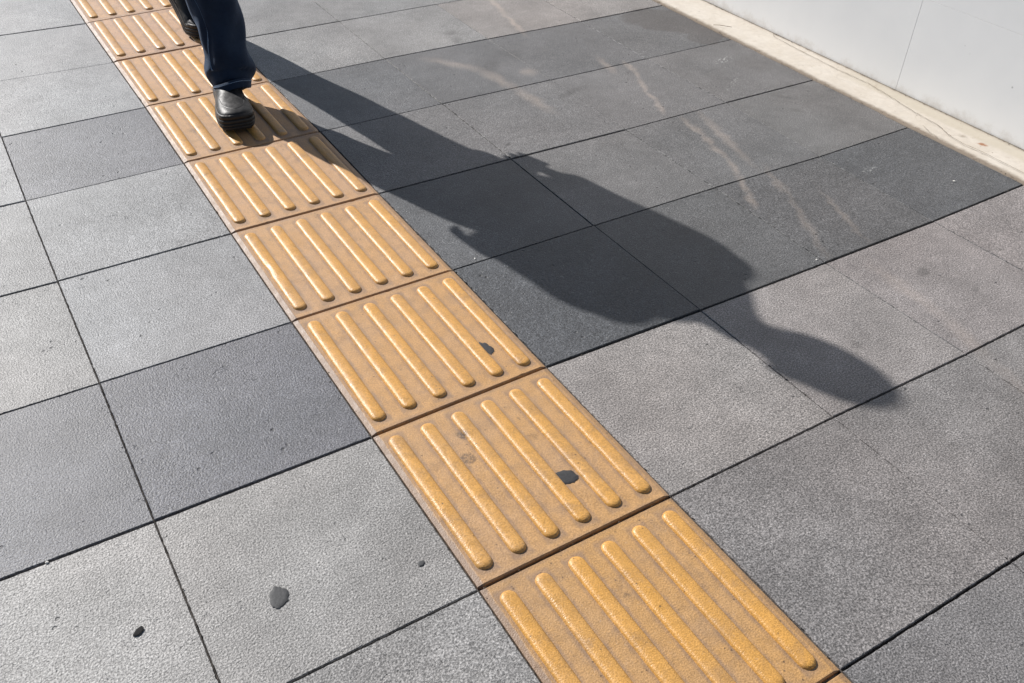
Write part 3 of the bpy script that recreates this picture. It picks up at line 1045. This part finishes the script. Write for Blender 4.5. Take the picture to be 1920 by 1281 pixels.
# shoes: modelled along +s (heel 0 .. toe 1), then placed
def shoe(loc, yaw, pitch, label, bend=0.0):
    L = 0.292
    hw = [(0.0, 0.020), (0.03, 0.030), (0.10, 0.037), (0.30, 0.0375), (0.50, 0.042), (0.68, 0.0500), (0.82, 0.0505), (0.92, 0.0460), (0.97, 0.037), (1.0, 0.018)]

    def interp(tab, s):
        for (a, va), (b, vb) in zip(tab, tab[1:]):
            if s <= b:
                t = (s - a) / (b - a)
                t = t * t * (3 - 2 * t) * 0.4 + t * 0.6
                return va + (vb - va) * t
        return tab[-1][1]
    ht = [(0.0, 0.060), (0.05, 0.072), (0.20, 0.076), (0.34, 0.070), (0.45, 0.058), (0.58, 0.047), (0.72, 0.041), (0.84, 0.036), (0.93, 0.031), (0.98, 0.024), (1.0, 0.016)]
    S = [0.0, 0.008, 0.02, 0.05, 0.09, 0.15, 0.22, 0.3, 0.38, 0.45, 0.52, 0.58, 0.63, 0.68, 0.73, 0.78, 0.83, 0.875, 0.91, 0.94, 0.965, 0.985, 0.995, 1.0]
    up = []
    for s in S:
        w, h = interp(hw, s), interp(ht, s)
        ring = []
        n = 26
        for q in range(n):
            th = math.pi * q / (n - 1)
            cx, cz = math.cos(th), math.sin(th)
            e = 0.62 if s > 0.6 else 0.72
            x = w * (abs(cx) ** 0.80) * (1 if cx >= 0 else -1)
            z = h * (cz ** e)
            crease = 0.0022 * math.sin(s * 92 + 0.9 * math.sin(th * 3)) * math.exp(-((s - 0.60) / 0.075) ** 2) * cz
            # apron seam round the toe cap
            ring.append(Vector((x, -s * L, 0.026 + z + crease)))
        up.append(ring)
    f, v = [], [p for r in up for p in r]
    n = 26
    for k in range(len(up) - 1):
        for q in range(n - 1):
            f.append((k * n + q, k * n + q + 1, (k + 1) * n + q + 1, (k + 1) * n + q))
    f.append(tuple(range(n)))
    f.append(tuple(reversed(range((len(up) - 1) * n, len(up) * n))))
    T = Matrix.Translation(loc) @ Matrix.Rotation(yaw, 4, 'Z') @ Matrix.Rotation(pitch, 4, 'X')
    T = PI_ @ T

    def curve(p):
        # toe spring, and bending at the ball for the rear shoe
        s = -p.y / L
        q = Vector(p)
        q.z += 0.010 * max(0, (s - 0.72) / 0.28) ** 2
        if bend and s > 0.70:
            piv = Vector((p.x, -0.70 * L, 0.006))
            k = min(1, (s - 0.70) / 0.10)
            q = piv + Matrix.Rotation(-bend * k, 3, 'X') @ (q - piv)
        return q
    root = link('shoe', mesh('shoe', [curve(p) for p in v], f, True), MAT['leather'], person)
    root.matrix_local = T
    root['label'] = label

    def band(z0, z1, out, name, mat, par, rows=None):
        loops = []
        SS = S
        for (z, g_) in rows:
            lp = []
            for s in SS:
                lp.append(Vector((interp(hw, s) + g_, -s * L * (1 + 0.0) , z)))
            for s in reversed(SS):
                lp.append(Vector((-interp(hw, s) - g_, -s * L, z)))
            # push heel / toe ends outward too
            lp = [Vector((p.x, p.y + (g_ if p.y > -0.02 else (-g_ if p.y < -L * 0.965 else 0)), p.z)) for p in lp]
            loops.append([curve(p) for p in lp])
        o = link(name, rings_mesh(name, loops, True, True, True), mat, par)
        return o
    # sole with a grooved side wall
    band(0, 0, 0, 'sole', MAT['rubber'], root, [
        (0.000, -0.006), (0.0015, -0.001), (0.008, 0.001), (0.0085, -0.0012), (0.0105, -0.0012), (0.011, 0.0025), (0.017, 0.0035), (0.0175, 0.0012),
        (0.0195, 0.0012), (0.020, 0.0032), (0.027, 0.0030), (0.0305, 0.0008), (0.031, -0.004)])
    band(0, 0, 0, 'rand', MAT['leather'], root, [(0.030, -0.003), (0.031, 0.0018), (0.040, 0.0012), (0.044, -0.0008), (0.0445, -0.006)])
    # raised seam of the toe apron
    sv, sf = [], []
    pts = []
    for k in range(41):
        a = math.pi * k / 40
        s = 0.66 + 0.25 * math.sin(a)
        xx = 0.034 * math.cos(a)
        w, h = interp(hw, s), interp(ht, s)
        cx = min(0.98, abs(xx / w)) ** (1 / 0.80)
        zz = 0.026 + h * (max(0.0, 1 - cx * cx) ** 0.5) ** 0.62
        pts.append(curve(Vector((xx, -s * L, zz))))
    for k, p in enumerate(pts):
        a, b = pts[max(0, k - 1)], pts[min(40, k + 1)]
        t = (b - a).normalized()
        sd_ = Vector((0, 0, 1)).cross(t).normalized()
        sv += [p + sd_ * 0.0022 - Vector((0, 0, .001)), p + Vector((0, 0, 0.0013)), p - sd_ * 0.0022 - Vector((0, 0, .001))]
        if k:
            m = 3 * k
            sf += [(m - 3, m - 2, m + 1, m), (m - 2, m - 1, m + 2, m + 1)]
    link('toe_seam', mesh('toe_seam', sv, sf, True), MAT['leather'], root)
    # tread blocks under the sole
    tv, tf = [], []
    for s in [0.06 + 0.055 * k for k in range(17)]:
        w = interp(hw, s) - 0.006
        b = len(tv)
        for x in (-w, w):
            for y in (-s * L - 0.005, -s * L + 0.005):
                for z in (-0.0035, 0.001):
                    tv.append(curve(Vector((x, y, z))))
        tf += [tuple(b + q for q in fc) for fc in ((0, 1, 3, 2), (4, 6, 7, 5), (0, 4, 5, 1), (2, 3, 7, 6), (0, 2, 6, 4), (1, 5, 7, 3))]
    link('tread', mesh('tread', tv, tf), MAT['rubber'], root)
    return root


shoe(Vector((0.241, -0.829, 0.0115)), R(-10.5), R(-0.5), 'black leather shoe in front, heel down and toe slightly raised')
shoe(Vector((0.283, -0.128, 0.140)), R(12), R(37), 'black leather shoe behind, heel lifted and toe on the tile', 0.58)

# jacket with sleeves
def fj(th, t, p):
    return 0.02 * math.sin(th * 4 + p.z * 18)


RH = Vector((0.118, -0.780, 0.884))    # right hand (wrist)
LH = Vector((0.530, -0.722, 0.788))
RSH = Vector((0.078, -0.600, 1.268))
LSH = Vector((0.408, -0.595, 1.262))
bm = bmesh.new()
loft(bm, [(0.290, -0.610, 0.70, 0.158, 0.112), (0.286, -0.610, 0.78, 0.162, 0.118), (0.280, -0.612, 0.87, 0.156, 0.116), (0.264, -0.612, 1.00, 0.148, 0.108), (0.250, -0.610, 1.12, 0.168, 0.118),
          (0.244, -0.610, 1.22, 0.168, 0.108), (0.240, -0.612, 1.295, 0.140, 0.080), (0.236, -0.612, 1.325, 0.095, 0.070), (0.226, -0.612, 1.360, 0.062, 0.060), (0.222, -0.612, 1.385, 0.060, 0.058)], 6, 40, fj)
loft(bm, [(RSH.x + .02, RSH.y, RSH.z - .01, 0.048, 0.050), (0.065, -0.598, 1.205, 0.058, 0.060), (0.068, -0.595, 1.13, 0.047, 0.055), (0.078, -0.600, 1.05, 0.043, 0.050),
          (0.096, -0.625, 0.985, 0.037, 0.045), (0.112, -0.705, 0.925, 0.034, 0.038), (RH.x + .006, RH.y + 0.008, RH.z + 0.0, 0.040, 0.040)], 5, 24, fj)
loft(bm, [(LSH.x - .02, LSH.y, LSH.z - .01, 0.048, 0.050), (0.426, -0.595, 1.200, 0.060, 0.060), (0.446, -0.598, 1.11, 0.055, 0.056), (0.460, -0.605, 1.03, 0.051, 0.050),
          (0.476, -0.632, 0.95, 0.047, 0.047), (0.496, -0.675, 0.885, 0.046, 0.044), (LH.x - .010, LH.y + 0.008, LH.z + 0.0, 0.043, 0.040)], 5, 24, fj)
for q_ in (RSH, LSH):
    ball(bm, Vector((q_.x + (0.012 if q_.x < .25 else -0.012), q_.y, q_.z - 0.012)), (0.068, 0.064, 0.058))
ball(bm, Vector((0.425, -0.655, 0.845)), (0.060, 0.060, 0.065))
jk = adopt(fuse('jacket', bm, 0.007, MAT['jacket'], person, 3))
jk['label'] = 'plain charcoal jacket'

# body: head, neck, trunk, arms and hands in one skin
bm = bmesh.new()
HX, HY, HZ = 0.207, -0.622, 1.520
ball(bm, Vector((HX, HY + 0.012, HZ + 0.018)), (0.076, 0.094, 0.098))
loft(bm, [(HX, HY - 0.004, HZ + 0.03, 0.066, 0.078), (HX, HY - 0.016, HZ - 0.02, 0.064, 0.072), (HX, HY - 0.026, HZ - 0.062, 0.054, 0.058), (HX, HY - 0.034, HZ - 0.098, 0.034, 0.038), (HX, HY - 0.036, HZ - 0.108, 0.02, 0.024)], 5, 24)
loft(bm, [(HX + .01, HY + 0.012, HZ - 0.03, 0.054, 0.056), (0.208, -0.612, 1.405, 0.050, 0.052), (0.222, -0.612, 1.33, 0.058, 0.054), (0.238, -0.612, 1.24, 0.12, 0.070),
          (0.248, -0.610, 1.10, 0.135, 0.090), (0.256, -0.610, 0.96, 0.130, 0.088)], 5, 28)
# nose, ears, brow
loft(bm, [(HX, HY - 0.078, HZ + 0.018, 0.008, 0.008), (HX, HY - 0.090, HZ - 0.004, 0.011, 0.010), (HX, HY - 0.098, HZ - 0.022, 0.015, 0.012), (HX, HY - 0.088, HZ - 0.030, 0.012, 0.009)], 4, 12)
ball(bm, Vector((HX - 0.028, HY - 0.073, HZ + 0.020)), (0.024, 0.010, 0.007), 2)
ball(bm, Vector((HX + 0.028, HY - 0.073, HZ + 0.020)), (0.024, 0.010, 0.007), 2)
for sx in (-1, 1):
    ball(bm, Vector((HX + sx * 0.078, HY + 0.006, HZ - 0.008)), (0.009, 0.018, 0.030), 2)
for sx, W, SH, elb in ((-1, RH, RSH, ((0.078, -0.600, 1.05), (0.096, -0.625, 0.985), (0.112, -0.705, 0.925))), (1, LH, LSH, ((0.460, -0.605, 1.03), (0.476, -0.632, 0.95), (0.496, -0.675, 0.885)))):
    loft(bm, [(SH.x, SH.y, SH.z - .02, 0.040, 0.040), (*elb[0], 0.034, 0.036), (*elb[1], 0.030, 0.032), (*elb[2], 0.026, 0.028), (W.x, W.y, W.z, 0.024, 0.021)], 6, 16)
    # palm: hangs from the wrist, thumb side forward, palm facing the thigh
    d = Vector((0.0, -0.50 if sx < 0 else -0.16, -0.87 if sx < 0 else -0.985)).normalized()
    inn = (Vector((-sx, 0, 0)) if sx < 0 else Vector((-0.35, 0.93, 0))).normalized()
    inn = (inn - d * inn.dot(d)).normalized()
    fw = d.cross(inn).normalized()
    if fw.y > 0 and sx < 0:
        fw = -fw
    if sx > 0 and fw.x > 0:
        fw = -fw

    def hp(a, b, c):      # along the hand, towards the thumb side, towards the thigh
        return W + d * a + fw * b + inn * c
    P0, P1, P2 = hp(-0.01, 0, 0), hp(0.045, 0.002, 0.003), hp(0.088, 0, 0.006)
    loft(bm, [(*P0, 0.019, 0.024), (*hp(0.02, 0, 0.001), 0.016, 0.030), (*P1, 0.015, 0.038), (*P2, 0.012, 0.040)], 5, 18)
    for kk, (off, ln) in enumerate(((0.029, 0.070), (0.010, 0.078), (-0.010, 0.073), (-0.029, 0.058))):
        pa, pb = hp(0.080, off, 0.006), hp(0.080 + ln * 0.46, off * 1.05, 0.011)
        pc, pd = hp(0.080 + ln * 0.74, off * 1.05, 0.026), hp(0.080 + ln * 0.88, off * 1.0, 0.040)
        loft(bm, [(*pa, 0.0098, 0.0098), (*pb, 0.0088, 0.0088), (*pc, 0.0080, 0.0080), (*pd, 0.0064, 0.0064)], 4, 12)
    ta, tb, tc_, td = hp(0.018, 0.022, 0.006), hp(0.045, 0.046, 0.014), hp(0.068, 0.052, 0.022), hp(0.088, 0.050, 0.028)
    loft(bm, [(*ta, 0.014, 0.014), (*tb, 0.0115, 0.0115), (*tc_, 0.0098, 0.0098), (*td, 0.0075, 0.0075)], 4, 12)
body = adopt(fuse('body', bm, 0.0042, MAT['skin'], person, 2))

# eyes, lips, hair
for sx in (-1, 1):
    bm = bmesh.new()
    ball(bm, Vector((HX + sx * 0.030, HY - 0.070, HZ + 0.004)), (0.0125, 0.0120, 0.0085), 3)
    me = bpy.data.meshes.new('eye')
    bm.to_mesh(me)
    bm.free()
    me.shade_smooth()
    e = adopt(link('eye', me, MAT['eye'], person))
    bm = bmesh.new()
    ball(bm, Vector((HX + sx * 0.030, HY - 0.0785, HZ + 0.004)), (0.0055, 0.0040, 0.0055), 2)
    me = bpy.data.meshes.new('iris')
    bm.to_mesh(me)
    bm.free()
    me.shade_smooth()
    i_ = adopt(link('iris', me, MAT['iris'], person))
    i_.parent = e
bm = bmesh.new()
loft(bm, [(HX - 0.022, HY - 0.078, HZ - 0.056, 0.003, 0.003), (HX - 0.008, HY - 0.088, HZ - 0.053, 0.006, 0.006), (HX + 0.008, HY - 0.088, HZ - 0.053, 0.006, 0.006), (HX + 0.022, HY - 0.078, HZ - 0.056, 0.003, 0.003)], 4, 10)
me = bpy.data.meshes.new('mouth')
bm.to_mesh(me)
bm.free()
me.shade_smooth()
adopt(link('mouth', me, MAT['lip'], person))
bm = bmesh.new()
ball(bm, Vector((HX, HY + 0.022, HZ + 0.026)), (0.082, 0.094, 0.096), 4)
for v in list(bm.verts):
    q = v.co - Vector((HX, HY, HZ))
    v.co += (v.co - Vector((HX, HY + .02, HZ + .02))).normalized() * 0.004 * mnoise.noise(v.co * 60)
    if q.y < -0.045 and q.z < 0.062:
        v.co.y = max(v.co.y, HY - 0.040)
    if q.z < -0.045:
        v.co.z = HZ - 0.045 + (q.z + 0.045) * 0.2
me = bpy.data.meshes.new('hair')
bm.to_mesh(me)
bm.free()
me.shade_smooth()
adopt(link('hair', me, MAT['hair'], person))
